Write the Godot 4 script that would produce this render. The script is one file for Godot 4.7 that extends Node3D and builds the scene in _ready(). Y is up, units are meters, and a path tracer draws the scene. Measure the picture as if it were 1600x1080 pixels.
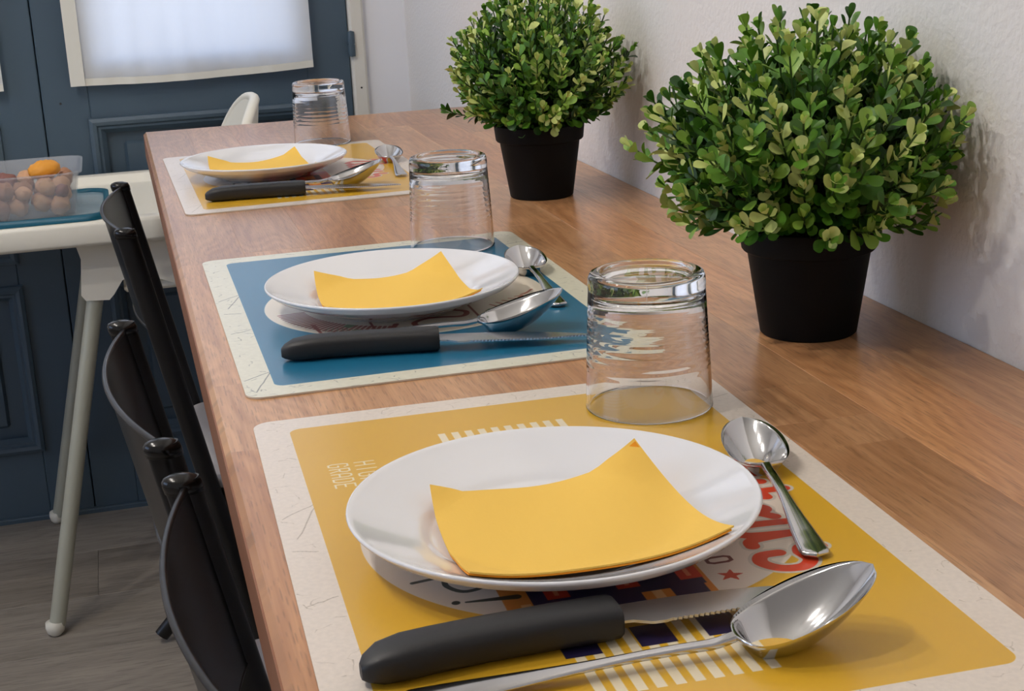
extends Node3D
# A narrow wooden table against a plastered wall, laid for three, with folding chairs,
# two potted bushes, a high chair and a slate-blue double door behind.

const T := 0.75            # height of the table top
const WALL := 0.4885       # face of the right wall
const ENDZ := -2.06        # face of the door wall
const LEFT := -2.3
const BACK := 2.3
const CEIL := 2.5
const CAM := Vector3(-0.0383, 1.0402, 0.6815)

var rng := RandomNumberGenerator.new()
var used := {}
var M := {}

# ------------------------------------------------------------------ mesh builder
class MB:
	var v := PackedVector3Array()
	var n := PackedVector3Array()
	var uv := PackedVector2Array()
	var c := PackedColorArray()
	var ix := PackedInt32Array()
	var col := Color(1, 1, 1)

	func tri(a: Vector3, b: Vector3, d: Vector3, ua := Vector2.ZERO, ub := Vector2.ZERO, ud := Vector2.ZERO) -> void:
		# a, b, d run clockwise seen from outside
		var nn := (d - a).cross(b - a).normalized()
		var k := v.size()
		v.append(a); v.append(b); v.append(d)
		n.append(nn); n.append(nn); n.append(nn)
		uv.append(ua); uv.append(ub); uv.append(ud)
		c.append(col); c.append(col); c.append(col)
		ix.append(k); ix.append(k + 1); ix.append(k + 2)

	func face(p: Array, out: Vector3) -> void:
		# a flat convex polygon turned so that it faces out
		var nn: Vector3 = (p[2] - p[0]).cross(p[1] - p[0])
		var q := p.duplicate()
		if nn.dot(out) < 0.0:
			q.reverse()
		for i in range(1, q.size() - 1):
			tri(q[0], q[i], q[i + 1])

	func box(at: Vector3, size: Vector3, bev := 0.0, b := Basis.IDENTITY) -> void:
		var h := size * 0.5
		var e := minf(bev, minf(h.x, minf(h.y, h.z)) * 0.9)
		if e <= 0.0:
			for ax in 3:
				for s in [-1.0, 1.0]:
					var nn := Vector3.ZERO; nn[ax] = s
					var a1 := (ax + 1) % 3
					var a2 := (ax + 2) % 3
					var q := []
					for k in [[-1, -1], [1, -1], [1, 1], [-1, 1]]:
						var p := Vector3.ZERO
						p[ax] = s * h[ax]; p[a1] = k[0] * h[a1]; p[a2] = k[1] * h[a2]
						q.append(at + b * p)
					face(q, b * nn)
			return
		var pt := func(sx: float, sy: float, sz: float, ax: int) -> Vector3:
			var s := Vector3(sx, sy, sz)
			var p := Vector3.ZERO
			for k in 3:
				p[k] = s[k] * (h[k] if k == ax else h[k] - e)
			return at + b * p
		for ax in 3:
			var a1 := (ax + 1) % 3
			var a2 := (ax + 2) % 3
			for s in [-1.0, 1.0]:
				var q := []
				for k in [[-1, -1], [1, -1], [1, 1], [-1, 1]]:
					var sg := Vector3.ZERO
					sg[ax] = s; sg[a1] = k[0]; sg[a2] = k[1]
					q.append(pt.call(sg.x, sg.y, sg.z, ax))
				var nn := Vector3.ZERO; nn[ax] = s
				face(q, b * nn)
			for s1 in [-1.0, 1.0]:
				for s2 in [-1.0, 1.0]:
					var q := []
					for k in [[-1.0, 0], [1.0, 0], [1.0, 1], [-1.0, 1]]:
						var sg := Vector3.ZERO
						sg[ax] = k[0]; sg[a1] = s1; sg[a2] = s2
						q.append(pt.call(sg.x, sg.y, sg.z, a1 if k[1] == 0 else a2))
					var nn := Vector3.ZERO; nn[a1] = s1; nn[a2] = s2
					face(q, b * nn)
		for sx in [-1.0, 1.0]:
			for sy in [-1.0, 1.0]:
				for sz in [-1.0, 1.0]:
					face([pt.call(sx, sy, sz, 0), pt.call(sx, sy, sz, 1), pt.call(sx, sy, sz, 2)], b * Vector3(sx, sy, sz))

	func grid(rows: Array, closed_u := false, flip := false, uvs: Array = []) -> void:
		# rows: Array of PackedVector3Array; smooth normals; closed_u joins last to first point of a row
		var R := rows.size()
		var C: int = rows[0].size()
		var k0 := v.size()
		var acc := PackedVector3Array()
		acc.resize(R * C)
		var cc := C if closed_u else C - 1
		var tr := PackedInt32Array()
		for i in R - 1:
			for j in cc:
				var a := i * C + j
				var b := i * C + (j + 1) % C
				var d := (i + 1) * C + (j + 1) % C
				var e := (i + 1) * C + j
				for q in ([[a, b, d], [a, d, e]] if not flip else [[a, d, b], [a, e, d]]):
					var pa: Vector3 = rows[q[0] / C][q[0] % C]
					var pb: Vector3 = rows[q[1] / C][q[1] % C]
					var pd: Vector3 = rows[q[2] / C][q[2] % C]
					var nn := (pd - pa).cross(pb - pa)
					acc[q[0]] += nn; acc[q[1]] += nn; acc[q[2]] += nn
					tr.append(q[0]); tr.append(q[1]); tr.append(q[2])
		for i in R:
			for j in C:
				v.append(rows[i][j])
				var nn := acc[i * C + j]
				n.append(nn.normalized() if nn.length() > 1e-14 else Vector3.UP)
				uv.append(uvs[i][j] if uvs.size() > 0 else Vector2(float(j) / maxf(C - 1, 1), float(i) / maxf(R - 1, 1)))
				c.append(col)
		for t in tr:
			ix.append(k0 + t)

	func loft(rows: Array, caps := true) -> void:
		# a closed solid through rings; turned outward by its volume
		var vol := 0.0
		var ctr := Vector3.ZERO
		for p in rows[0]:
			ctr += p
		ctr /= rows[0].size()
		var C: int = rows[0].size()
		for i in rows.size() - 1:
			for j in C:
				var a: Vector3 = rows[i][j] - ctr
				var b: Vector3 = rows[i][(j + 1) % C] - ctr
				var d: Vector3 = rows[i + 1][(j + 1) % C] - ctr
				var e: Vector3 = rows[i + 1][j] - ctr
				vol += a.dot(b.cross(d)) + a.dot(d.cross(e))
		# counter-clockwise outward gives positive volume; front faces here run clockwise
		var flip := vol > 0.0
		grid(rows, true, flip)
		if caps:
			for w in [0, rows.size() - 1]:
				var m := Vector3.ZERO
				for p in rows[w]:
					m += p
				m /= C
				var m2 := Vector3.ZERO
				for p in rows[1 if w == 0 else rows.size() - 2]:
					m2 += p
				m2 /= C
				for j in C:
					face([rows[w][j], rows[w][(j + 1) % C], m], m - m2)

	func lathe(prof: Array, at := Vector3.ZERO, seg := 48, closed := false) -> void:
		# prof: Array of Vector2(radius, height); closed joins last to first
		var rows := []
		var pr := prof.duplicate()
		if closed:
			pr.append(prof[0])
		for p in pr:
			var r := PackedVector3Array()
			for j in seg:
				var a := TAU * j / seg
				r.append(at + Vector3(cos(a) * p.x, p.y, sin(a) * p.x))
			rows.append(r)
		loft(rows, false)

	func tube(path: Array, rx: float, ry: float = -1.0, seg := 12, caps := true, up := Vector3.UP) -> void:
		if ry < 0.0:
			ry = rx
		var rows := []
		for i in path.size():
			var d: Vector3 = (path[mini(i + 1, path.size() - 1)] - path[maxi(i - 1, 0)]).normalized()
			var s := d.cross(up)
			if s.length() < 1e-4:
				s = d.cross(Vector3.RIGHT)
			s = s.normalized()
			var u := s.cross(d).normalized()
			var r := PackedVector3Array()
			for j in seg:
				var a := TAU * j / seg
				r.append(path[i] + s * cos(a) * rx + u * sin(a) * ry)
			rows.append(r)
		loft(rows, caps)

	func extrude(poly: PackedVector2Array, h0: float, h1: float, f: Callable) -> void:
		# f(Vector2, height) -> Vector3; flat-sided prism
		var tri_ix := Geometry2D.triangulate_polygon(poly)
		var up: Vector3 = f.call(Vector2.ZERO, h1) - f.call(Vector2.ZERO, h0)
		for k in range(0, tri_ix.size(), 3):
			for w in [[h0, -1.0], [h1, 1.0]]:
				face([f.call(poly[tri_ix[k]], w[0]), f.call(poly[tri_ix[k + 1]], w[0]), f.call(poly[tri_ix[k + 2]], w[0])], up * w[1])
		var area := 0.0
		for i in poly.size():
			area += poly[i].cross(poly[(i + 1) % poly.size()])
		for i in poly.size():
			var a := poly[i]
			var b := poly[(i + 1) % poly.size()]
			var o := Vector2((b - a).y, -(b - a).x) * signf(area)
			var mid := (a + b) * 0.5
			face([f.call(a, h0), f.call(b, h0), f.call(b, h1), f.call(a, h1)], f.call(mid + o.normalized() * 0.01, h0) - f.call(mid, h0))

	func blob(at: Vector3, r: Vector3, noise: FastNoiseLite, amp: float, b := Basis.IDENTITY, seg := 14) -> void:
		var rows := []
		var half := seg / 2
		for i in half + 1:
			var th := PI * i / half
			var row := PackedVector3Array()
			for j in seg:
				var ph := TAU * j / seg
				var d := Vector3(sin(th) * cos(ph), cos(th), sin(th) * sin(ph))
				var k := 1.0 + amp * noise.get_noise_3dv(d * 130.0 + b.x * 300.0)
				row.append(at + b * (d * r * k))
			rows.append(row)
		loft(rows, false)

	func mesh() -> ArrayMesh:
		var a := []
		a.resize(Mesh.ARRAY_MAX)
		a[Mesh.ARRAY_VERTEX] = v
		a[Mesh.ARRAY_NORMAL] = n
		a[Mesh.ARRAY_TEX_UV] = uv
		a[Mesh.ARRAY_COLOR] = c
		a[Mesh.ARRAY_INDEX] = ix
		var m := ArrayMesh.new()
		m.add_surface_from_arrays(Mesh.PRIMITIVE_TRIANGLES, a)
		return m

# ------------------------------------------------------------------ naming helpers
func numbered(called: String) -> String:
	var k: int = used.get(called, 0)
	used[called] = k + 1
	return called if k == 0 else "%s_%03d" % [called, k]

func obj(called: String, mb, mat: Material, parent: Node = null) -> MeshInstance3D:
	var o := MeshInstance3D.new()
	o.mesh = mb.mesh() if mb is MB else mb
	o.material_override = mat
	o.cast_shadow = GeometryInstance3D.SHADOW_CASTING_SETTING_ON
	if parent == null:
		o.name = numbered(called)
		add_child(o)
	else:
		o.name = called
		parent.add_child(o, true)
	return o

func thing(called: String, label: String, category: String, at := Vector3.ZERO, turn := 0.0, group := "") -> Node3D:
	var o := Node3D.new()
	o.name = numbered(called)
	add_child(o)
	o.position = at
	o.rotation.y = turn
	tag(o, label, category, group)
	return o

func tag(o: Node, label: String, category := "", group := "") -> void:
	o.set_meta("label", label)
	if category != "":
		o.set_meta("category", category)
	if group != "":
		o.set_meta("group", group)

func struct_node(called: String, label: String, category: String) -> Node3D:
	var o := Node3D.new()
	o.name = called
	add_child(o)
	o.set_meta("kind", "structure")
	tag(o, label, category)
	return o

func struct(called: String, mb, mat: Material, label: String, category: String) -> MeshInstance3D:
	var o := obj(called, mb, mat)
	o.set_meta("kind", "structure")
	tag(o, label, category)
	return o

# ------------------------------------------------------------------ materials
func mat(col: Color, rough: float, metal := 0.0) -> StandardMaterial3D:
	var m := StandardMaterial3D.new()
	m.albedo_color = col
	m.roughness = rough
	m.metallic = metal
	return m

func rgb(r: float, g: float, b: float) -> Color:
	return Color(r / 255.0, g / 255.0, b / 255.0)

func noise(seed_: int, freq: float, octaves := 3) -> FastNoiseLite:
	var f := FastNoiseLite.new()
	f.seed = seed_
	f.noise_type = FastNoiseLite.TYPE_SIMPLEX_SMOOTH
	f.frequency = freq
	f.fractal_octaves = octaves
	return f

func noise_tex(seed_: int, freq: float, size := 512, octaves := 4) -> NoiseTexture2D:
	var t := NoiseTexture2D.new()
	t.width = size
	t.height = size
	t.seamless = true
	t.noise = noise(seed_, freq, octaves)
	return t

func wood_texture(seed_: int, light: Color, dark: Color, w: int, h: int, arcs: float) -> ImageTexture:
	# grain runs along x; arcs: how strongly the growth rings show
	var streak := noise(seed_, 0.02, 3)
	var fine := noise(seed_ + 1, 0.05, 2)
	var wide := noise(seed_ + 2, 0.006, 2)
	var img := Image.create(w, h, false, Image.FORMAT_RGB8)
	for y in h:
		for x in w:
			var wob := wide.get_noise_2d(x * 0.3, y * 1.1)
			var s := streak.get_noise_2d(x * 0.10, y * 2.4) * 0.5 + fine.get_noise_2d(x * 0.12, y * 7.0) * 0.35
			var ring := sin((y * 0.05 + wob * 5.0 + 0.000006 * pow(absf(x - w * 0.5), 2.0)) * TAU * 0.75)
			var t := clampf(0.45 + s * 0.75 + wob * 0.35 + ring * arcs, 0.0, 1.0)
			var pore := 1.0 - 0.16 * clampf((fine.get_noise_2d(x * 0.35 + 900.0, y * 13.0) - 0.32) * 4.0, 0.0, 1.0)
			img.set_pixel(x, y, Color(lerpf(light.r, dark.r, t) * pore, lerpf(light.g, dark.g, t) * pore, lerpf(light.b, dark.b, t) * pore))
	return ImageTexture.create_from_image(img)

func make_materials() -> void:
	var wood := []
	for k in 2:
		wood.append(wood_texture(11 + 20 * k, rgb(216, 166, 120), rgb(172, 122, 82), 1024, 320, 0.14))
	M.stave = []
	for k in 6:
		var m := mat([rgb(255, 255, 255), rgb(238, 236, 234), rgb(255, 246, 236), rgb(226, 222, 218), rgb(248, 240, 232), rgb(240, 230, 222)][k], 0.28)
		m.albedo_texture = wood[k % 2]
		m.metallic_specular = 0.5
		m.clearcoat_enabled = true
		m.clearcoat = 0.12
		m.clearcoat_roughness = 0.2
		M.stave.append(m)
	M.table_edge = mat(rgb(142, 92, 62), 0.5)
	var fl := wood_texture(77, rgb(170, 160, 148), rgb(134, 126, 116), 1024, 256, 0.1)
	M.plank = []
	for k in 4:
		var m := mat([rgb(250, 250, 250), rgb(232, 230, 228), rgb(255, 250, 244), rgb(240, 240, 240)][k], 0.5)
		m.albedo_texture = fl
		M.plank.append(m)
	M.wall = mat(rgb(234, 230, 226), 0.85)
	M.wall.heightmap_enabled = true
	M.wall.heightmap_scale = 0.05
	M.wall.heightmap_texture = noise_tex(5, 0.035, 512, 5)
	M.wall.uv1_triplanar = true
	M.wall.uv1_world_triplanar = true
	M.wall.uv1_scale = Vector3(7, 7, 7)
	M.smooth_wall = mat(rgb(236, 236, 240), 0.8)
	M.ceiling = mat(rgb(236, 234, 230), 0.9)
	M.door = mat(rgb(72, 90, 104), 0.42)
	M.trim = mat(rgb(222, 218, 208), 0.45)
	M.dark_hole = mat(rgb(45, 42, 40), 0.7)
	M.curtain = mat(rgb(238, 238, 236), 0.9)
	M.curtain.backlight_enabled = true
	M.curtain.backlight = Color(0.85, 0.85, 0.85)
	M.curtain.cull_mode = BaseMaterial3D.CULL_DISABLED
	M.hem = mat(rgb(226, 224, 214), 0.9)
	var g := mat(Color(1, 1, 1, 0.06), 0.0)
	g.transparency = BaseMaterial3D.TRANSPARENCY_ALPHA
	M.pane = g
	M.glass = mat(Color(1.0, 1.0, 1.0, 0.0), 0.0)
	M.glass.refraction_enabled = true
	M.glass.refraction_scale = 0.05
	M.china = mat(rgb(236, 236, 238), 0.12)
	M.china.clearcoat_enabled = true
	M.china.clearcoat = 0.6
	M.china.clearcoat_roughness = 0.05
	M.steel = mat(rgb(205, 205, 206), 0.11, 1.0)
	M.blade = mat(rgb(196, 196, 198), 0.26, 1.0)
	M.handle = mat(rgb(24, 24, 26), 0.5)
	M.napkin = mat(rgb(248, 202, 92), 0.85)
	M.napkin.heightmap_enabled = true
	M.napkin.heightmap_scale = 0.006
	M.napkin.heightmap_texture = noise_tex(9, 0.12, 256, 2)
	M.napkin.uv1_triplanar = true
	M.napkin.uv1_scale = Vector3(14, 14, 14)
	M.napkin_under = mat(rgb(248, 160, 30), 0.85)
	M.mat_edge = mat(rgb(226, 214, 196), 0.5)
	M.pot = mat(rgb(15, 15, 15), 0.55)
	M.pot.metallic_specular = 0.25
	M.soil = mat(rgb(40, 30, 24), 0.95)
	M.stem = mat(rgb(58, 84, 34), 0.6)
	M.leaf = []
	for k in 6:
		var m := mat([rgb(40, 80, 22), rgb(60, 108, 28), rgb(92, 142, 40), rgb(142, 178, 68), rgb(208, 218, 132), rgb(26, 54, 20)][k], 0.42)
		m.backlight_enabled = true
		m.backlight = Color(0.35, 0.4, 0.2)
		m.cull_mode = BaseMaterial3D.CULL_DISABLED
		M.leaf.append(m)
	M.foliage = mat(Color(1, 1, 1), 0.42)
	M.foliage.vertex_color_use_as_albedo = true
	M.foliage.cull_mode = BaseMaterial3D.CULL_DISABLED
	M.chair = mat(rgb(12, 12, 13), 0.3)
	M.cap = mat(rgb(10, 10, 11), 0.2)
	M.seat_pad = mat(rgb(206, 202, 200), 0.7)
	M.high = mat(rgb(244, 239, 224), 0.4)
	M.high_leg = mat(rgb(176, 176, 160), 0.38, 0.1)
	M.foot = mat(rgb(226, 222, 208), 0.5)
	M.teal = mat(rgb(20, 98, 122), 0.4)
	M.lid = mat(Color(0.72, 0.82, 0.86, 0.45), 0.25)
	M.lid.transparency = BaseMaterial3D.TRANSPARENCY_ALPHA
	M.frosted = mat(Color(0.86, 0.88, 0.9, 0.26), 0.3)
	M.frosted.transparency = BaseMaterial3D.TRANSPARENCY_ALPHA
	M.frosted.cull_mode = BaseMaterial3D.CULL_DISABLED
	M.nut = []
	for k in 4:
		M.nut.append(mat([rgb(172, 124, 92), rgb(200, 154, 108), rgb(140, 94, 84), rgb(214, 166, 126)][k], 0.7))
	M.nut_orange = mat(rgb(236, 160, 50), 0.55)
	M.fitting = mat(rgb(200, 200, 200), 0.35, 0.8)
	M.bulb = mat(rgb(255, 244, 228), 0.3)
	M.bulb.emission_enabled = true
	M.bulb.emission = rgb(255, 236, 210)
	M.bulb.emission_energy_multiplier = 24.0
	M.bump_grey = mat(rgb(120, 118, 110), 0.9)

# ------------------------------------------------------------------ flat print on the placemats
class Print:
	var w: int
	var h: int
	var px: PackedByteArray
	var k: float       # pixels per metre

	func _init(w_: int, h_: int, k_: float) -> void:
		w = w_; h = h_; k = k_
		px = PackedByteArray()
		px.resize(w * h * 3)

	func put(x: int, y: int, c: Color, a := 1.0) -> void:
		if x < 0 or y < 0 or x >= w or y >= h or a <= 0.0:
			return
		var o := (y * w + x) * 3
		px[o] = int(lerpf(px[o], c.r * 255.0, a))
		px[o + 1] = int(lerpf(px[o + 1], c.g * 255.0, a))
		px[o + 2] = int(lerpf(px[o + 2], c.b * 255.0, a))

	func rect(u0: float, v0: float, u1: float, v1: float, c: Color, rad := 0.0) -> void:
		for y in range(maxi(0, int(v0 * k)), mini(h, int(v1 * k) + 1)):
			for x in range(maxi(0, int(u0 * k)), mini(w, int(u1 * k) + 1)):
				var u := (x + 0.5) / k
				var v := (y + 0.5) / k
				var q := Vector2(absf(u - (u0 + u1) * 0.5) - (u1 - u0) * 0.5 + rad, absf(v - (v0 + v1) * 0.5) - (v1 - v0) * 0.5 + rad)
				var d := Vector2(maxf(q.x, 0), maxf(q.y, 0)).length() + minf(maxf(q.x, q.y), 0.0) - rad
				put(x, y, c, clampf(0.5 - d * k, 0, 1))

	func disc(u: float, v: float, r: float, c: Color, a := 1.0) -> void:
		for y in range(int((v - r) * k) - 1, int((v + r) * k) + 2):
			for x in range(int((u - r) * k) - 1, int((u + r) * k) + 2):
				var d := Vector2((x + 0.5) / k - u, (y + 0.5) / k - v).length() - r
				put(x, y, c, clampf(0.5 - d * k, 0, 1) * a)

	func line(a: Vector2, b: Vector2, r0: float, r1: float, c: Color, al := 1.0) -> void:
		var rm := maxf(r0, r1) + 1.0 / k
		var lo := Vector2(minf(a.x, b.x) - rm, minf(a.y, b.y) - rm) * k
		var hi := Vector2(maxf(a.x, b.x) + rm, maxf(a.y, b.y) + rm) * k
		var ab := b - a
		for y in range(int(lo.y), int(hi.y) + 1):
			for x in range(int(lo.x), int(hi.x) + 1):
				var p := Vector2((x + 0.5) / k, (y + 0.5) / k)
				var t := clampf((p - a).dot(ab) / maxf(ab.length_squared(), 1e-12), 0, 1)
				var d := (p - a - ab * t).length() - lerpf(r0, r1, t)
				put(x, y, c, clampf(0.5 - d * k, 0, 1) * al)

	func stroke(pts: Array, r: float, c: Color) -> void:
		for i in pts.size() - 1:
			line(pts[i], pts[i + 1], r, r, c)

	func poly(pts: PackedVector2Array, c: Color) -> void:
		var lo := pts[0]
		var hi := pts[0]
		for p in pts:
			lo = lo.min(p); hi = hi.max(p)
		for y in range(int(lo.y * k), int(hi.y * k) + 1):
			for x in range(int(lo.x * k), int(hi.x * k) + 1):
				if Geometry2D.is_point_in_polygon(Vector2((x + 0.5) / k, (y + 0.5) / k), pts):
					put(x, y, c)

	func texture() -> ImageTexture:
		var img := Image.create_from_data(w, h, false, Image.FORMAT_RGB8, px)
		img.generate_mipmaps()
		return ImageTexture.create_from_image(img)

const MW := 0.285
const ML := 0.4239

func letters(p: Print, text: String, u0: float, v0: float, lw: float, lh: float, gap: float, r: float, c: Color) -> void:
	# capitals reading along v with their tops towards +u
	var G := {
		"H": [[[0, 0], [0, 1]], [[1, 0], [1, 1]], [[0, 0.5], [1, 0.5]]], "I": [[[0.5, 0], [0.5, 1]]],
		"G": [[[1, 0.82], [0.8, 1], [0.2, 1], [0, 0.8], [0, 0.2], [0.2, 0], [0.8, 0], [1, 0.2], [1, 0.5], [0.6, 0.5]]],
		"R": [[[0, 0], [0, 1], [0.8, 1], [1, 0.85], [1, 0.62], [0.8, 0.5], [0, 0.5]], [[0.5, 0.5], [1, 0]]],
		"A": [[[0, 0], [0, 0.8], [0.25, 1], [0.75, 1], [1, 0.8], [1, 0]], [[0, 0.4], [1, 0.4]]],
		"D": [[[0, 0], [0, 1], [0.7, 1], [1, 0.8], [1, 0.2], [0.7, 0], [0, 0]]],
		"E": [[[1, 0], [0, 0], [0, 1], [1, 1]], [[0, 0.5], [0.8, 0.5]]],
		"O": [[[0.2, 0], [0, 0.2], [0, 0.8], [0.2, 1], [0.8, 1], [1, 0.8], [1, 0.2], [0.8, 0], [0.2, 0]]]}
	var at := v0
	for ch in text:
		for s in G[ch]:
			var pts := []
			for q in s:
				pts.append(Vector2(u0 + q[1] * lh, at + q[0] * lw))
			p.stroke(pts, r, c)
		at += lw + gap

func smooth_stroke(pts: Array) -> Array:
	var cv := Curve2D.new()
	for i in pts.size():
		var d: Vector2 = (pts[mini(i + 1, pts.size() - 1)] - pts[maxi(i - 1, 0)]) / 6.0
		cv.add_point(pts[i], -d, d)
	var out := []
	for q in cv.tessellate(4, 3):
		out.append(q)
	return out

func border(p: Print, cream: Color, mark: Color, strong: float, seed_: int) -> void:
	# worn print: cracks and flecks in the pale border
	var r := RandomNumberGenerator.new()
	r.seed = seed_
	var grain := noise(seed_, 0.05, 3)
	for y in p.h:
		for x in p.w:
			p.put(x, y, cream * (1.0 + 0.03 * grain.get_noise_2d(x * 1.5, y * 1.5)))
	for i in 150:
		var a := Vector2(r.randf() * MW, r.randf() * ML)
		var side := i % 4
		if side == 0: a.x = r.randf() * 0.02
		elif side == 1: a.x = MW - r.randf() * 0.02
		elif side == 2: a.y = r.randf() * 0.02
		else: a.y = ML - r.randf() * 0.02
		var ang := r.randf() * TAU
		var n := r.randi_range(1, 4)
		for q in n:
			var b := a + Vector2(cos(ang), sin(ang)) * r.randf_range(0.0008, 0.004)
			p.line(a, b, r.randf_range(0.0001, 0.0004), 0.0001, mark, strong * r.randf_range(0.3, 1.0))
			a = b
			ang += r.randf_range(-0.9, 0.9)
	for cr in [[0.021, 0.142, 0.003, 0.158], [0.021, 0.146, 0.008, 0.185], [0.02, 0.37, 0.002, 0.384], [0.02, 0.372, 0.007, 0.412], [0.004, 0.2, 0.016, 0.204], [0.26, 0.06, 0.283, 0.052], [0.004, 0.262, 0.018, 0.256]]:
		var a := Vector2(cr[0], cr[1])
		var e := Vector2(cr[2], cr[3])
		var prev := a
		for q in 6:
			var b := a.lerp(e, (q + 1) / 6.0) + Vector2(r.randf_range(-0.0005, 0.0005), r.randf_range(-0.0005, 0.0005))
			p.line(prev, b, 0.00035, 0.0003, mark, strong)
			prev = b

func yellow_print(k: float) -> ImageTexture:
	var p := Print.new(int(MW * k), int(ML * k), k)
	var cream := rgb(230, 217, 203)
	var yellow := rgb(222, 172, 46)
	var red := rgb(214, 68, 40)
	var navy := rgb(40, 34, 70)
	border(p, cream, rgb(150, 134, 112), 0.55, 31)
	p.rect(0.02, 0.02, MW - 0.02, ML - 0.02, yellow, 0.007)
	for i in 10:
		var u := 0.1015 + i * 0.0078
		p.rect(u, 0.06, u + 0.0043, 0.3785, rgb(234, 220, 190))
	p.disc(0.1425, 0.212, 0.107, cream)
	# orange panel with stripes inside the badge
	p.rect(0.086, 0.16, 0.178, 0.315, rgb(220, 138, 52))
	for i in 9:
		var u := 0.0925 + i * 0.0096
		p.rect(u, 0.292, u + 0.0046, 0.308, rgb(238, 190, 130))
	p.rect(0.086, 0.3135, 0.178, 0.3152, red)
	# solid block letters, red with navy sides, whose arms show below the plate
	for e in [[0.24, 0.0], [0.287, 0.047]]:
		for a in [0.099, 0.131, 0.160]:
			p.rect(a - 0.001, 0.225 + e[1], a + 0.0145, 0.298 + e[1], navy)
		p.rect(0.098, 0.225 + e[1], 0.176, 0.25 + e[1], navy)
	for a in [0.105, 0.137, 0.166]:
		p.rect(a, 0.225, a + 0.0105, 0.291, red)
		p.rect(a + 0.004, 0.268, a + 0.0062, 0.288, rgb(240, 150, 110))
	p.rect(0.105, 0.225, 0.178, 0.246, red)
	p.rect(0.094, 0.3152, 0.178, 0.327, rgb(226, 176, 52))
	for i in 10:
		var u := 0.1015 + i * 0.0078
		p.rect(u, 0.3455, u + 0.0043, 0.3785, rgb(234, 220, 190))
	# star and small capital beside the letters
	var st := PackedVector2Array()
	for i in 10:
		var a := TAU * i / 10.0
		var rr := 0.0062 if i % 2 == 0 else 0.0026
		st.append(Vector2(0.1885 + cos(a) * rr, 0.2935 + sin(a) * rr))
	p.poly(st, rgb(196, 70, 44))
	letters(p, "O", 0.184, 0.2735, 0.006, 0.011, 0.004, 0.0009, rgb(110, 50, 40))
	letters(p, "HIGH", 0.049, 0.0893, 0.0052, 0.0105, 0.0033, 0.00055, rgb(238, 224, 192))
	letters(p, "GRADE", 0.0345, 0.0883, 0.0048, 0.0105, 0.0031, 0.00055, rgb(238, 224, 192))
	# dark brush script ending in p!
	var ink := rgb(44, 48, 36)
	p.stroke(smooth_stroke([Vector2(0.079, 0.222), Vector2(0.068, 0.226), Vector2(0.067, 0.236), Vector2(0.079, 0.238), Vector2(0.068, 0.243)]), 0.0013, ink)
	p.stroke(smooth_stroke([Vector2(0.082, 0.249), Vector2(0.068, 0.2515), Vector2(0.052, 0.254)]), 0.0012, ink)
	p.stroke(smooth_stroke([Vector2(0.077, 0.25), Vector2(0.083, 0.258), Vector2(0.081, 0.268), Vector2(0.072, 0.27), Vector2(0.066, 0.262), Vector2(0.067, 0.252)]), 0.0013, ink)
	p.line(Vector2(0.071, 0.281), Vector2(0.093, 0.283), 0.0007, 0.0022, ink)
	p.disc(0.0665, 0.2802, 0.0019, ink)
	# red outlined script "Citrus" along the far side of the badge
	var word := [
		[[0.246, 0.168], [0.252, 0.176], [0.243, 0.182], [0.222, 0.17], [0.212, 0.178], [0.215, 0.188]],
		[[0.232, 0.192], [0.213, 0.193], [0.211, 0.199]], [[0.243, 0.193], [0.2445, 0.1935]],
		[[0.252, 0.206], [0.215, 0.206], [0.211, 0.212], [0.215, 0.217]], [[0.238, 0.2], [0.239, 0.214]],
		[[0.2285, 0.2225], [0.2325, 0.2275], [0.228, 0.231], [0.211, 0.2295]], [[0.227, 0.231], [0.233, 0.2385]],
		[[0.2365, 0.246], [0.215, 0.2445], [0.2095, 0.249], [0.213, 0.256], [0.237, 0.2595]], [[0.236, 0.2595], [0.213, 0.2615], [0.2095, 0.268]],
		[[0.239, 0.2775], [0.231, 0.2755], [0.2275, 0.281], [0.2285, 0.29], [0.222, 0.296], [0.212, 0.294], [0.2065, 0.286], [0.2095, 0.279], [0.218, 0.2785]]]
	for pass_ in [[0.0052, rgb(206, 196, 184)], [0.0034, red]]:
		for s in word:
			var pts := []
			for q in s:
				pts.append(Vector2(q[0], q[1]))
			p.stroke(smooth_stroke(pts), pass_[0], pass_[1])
	return p.texture()

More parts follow.
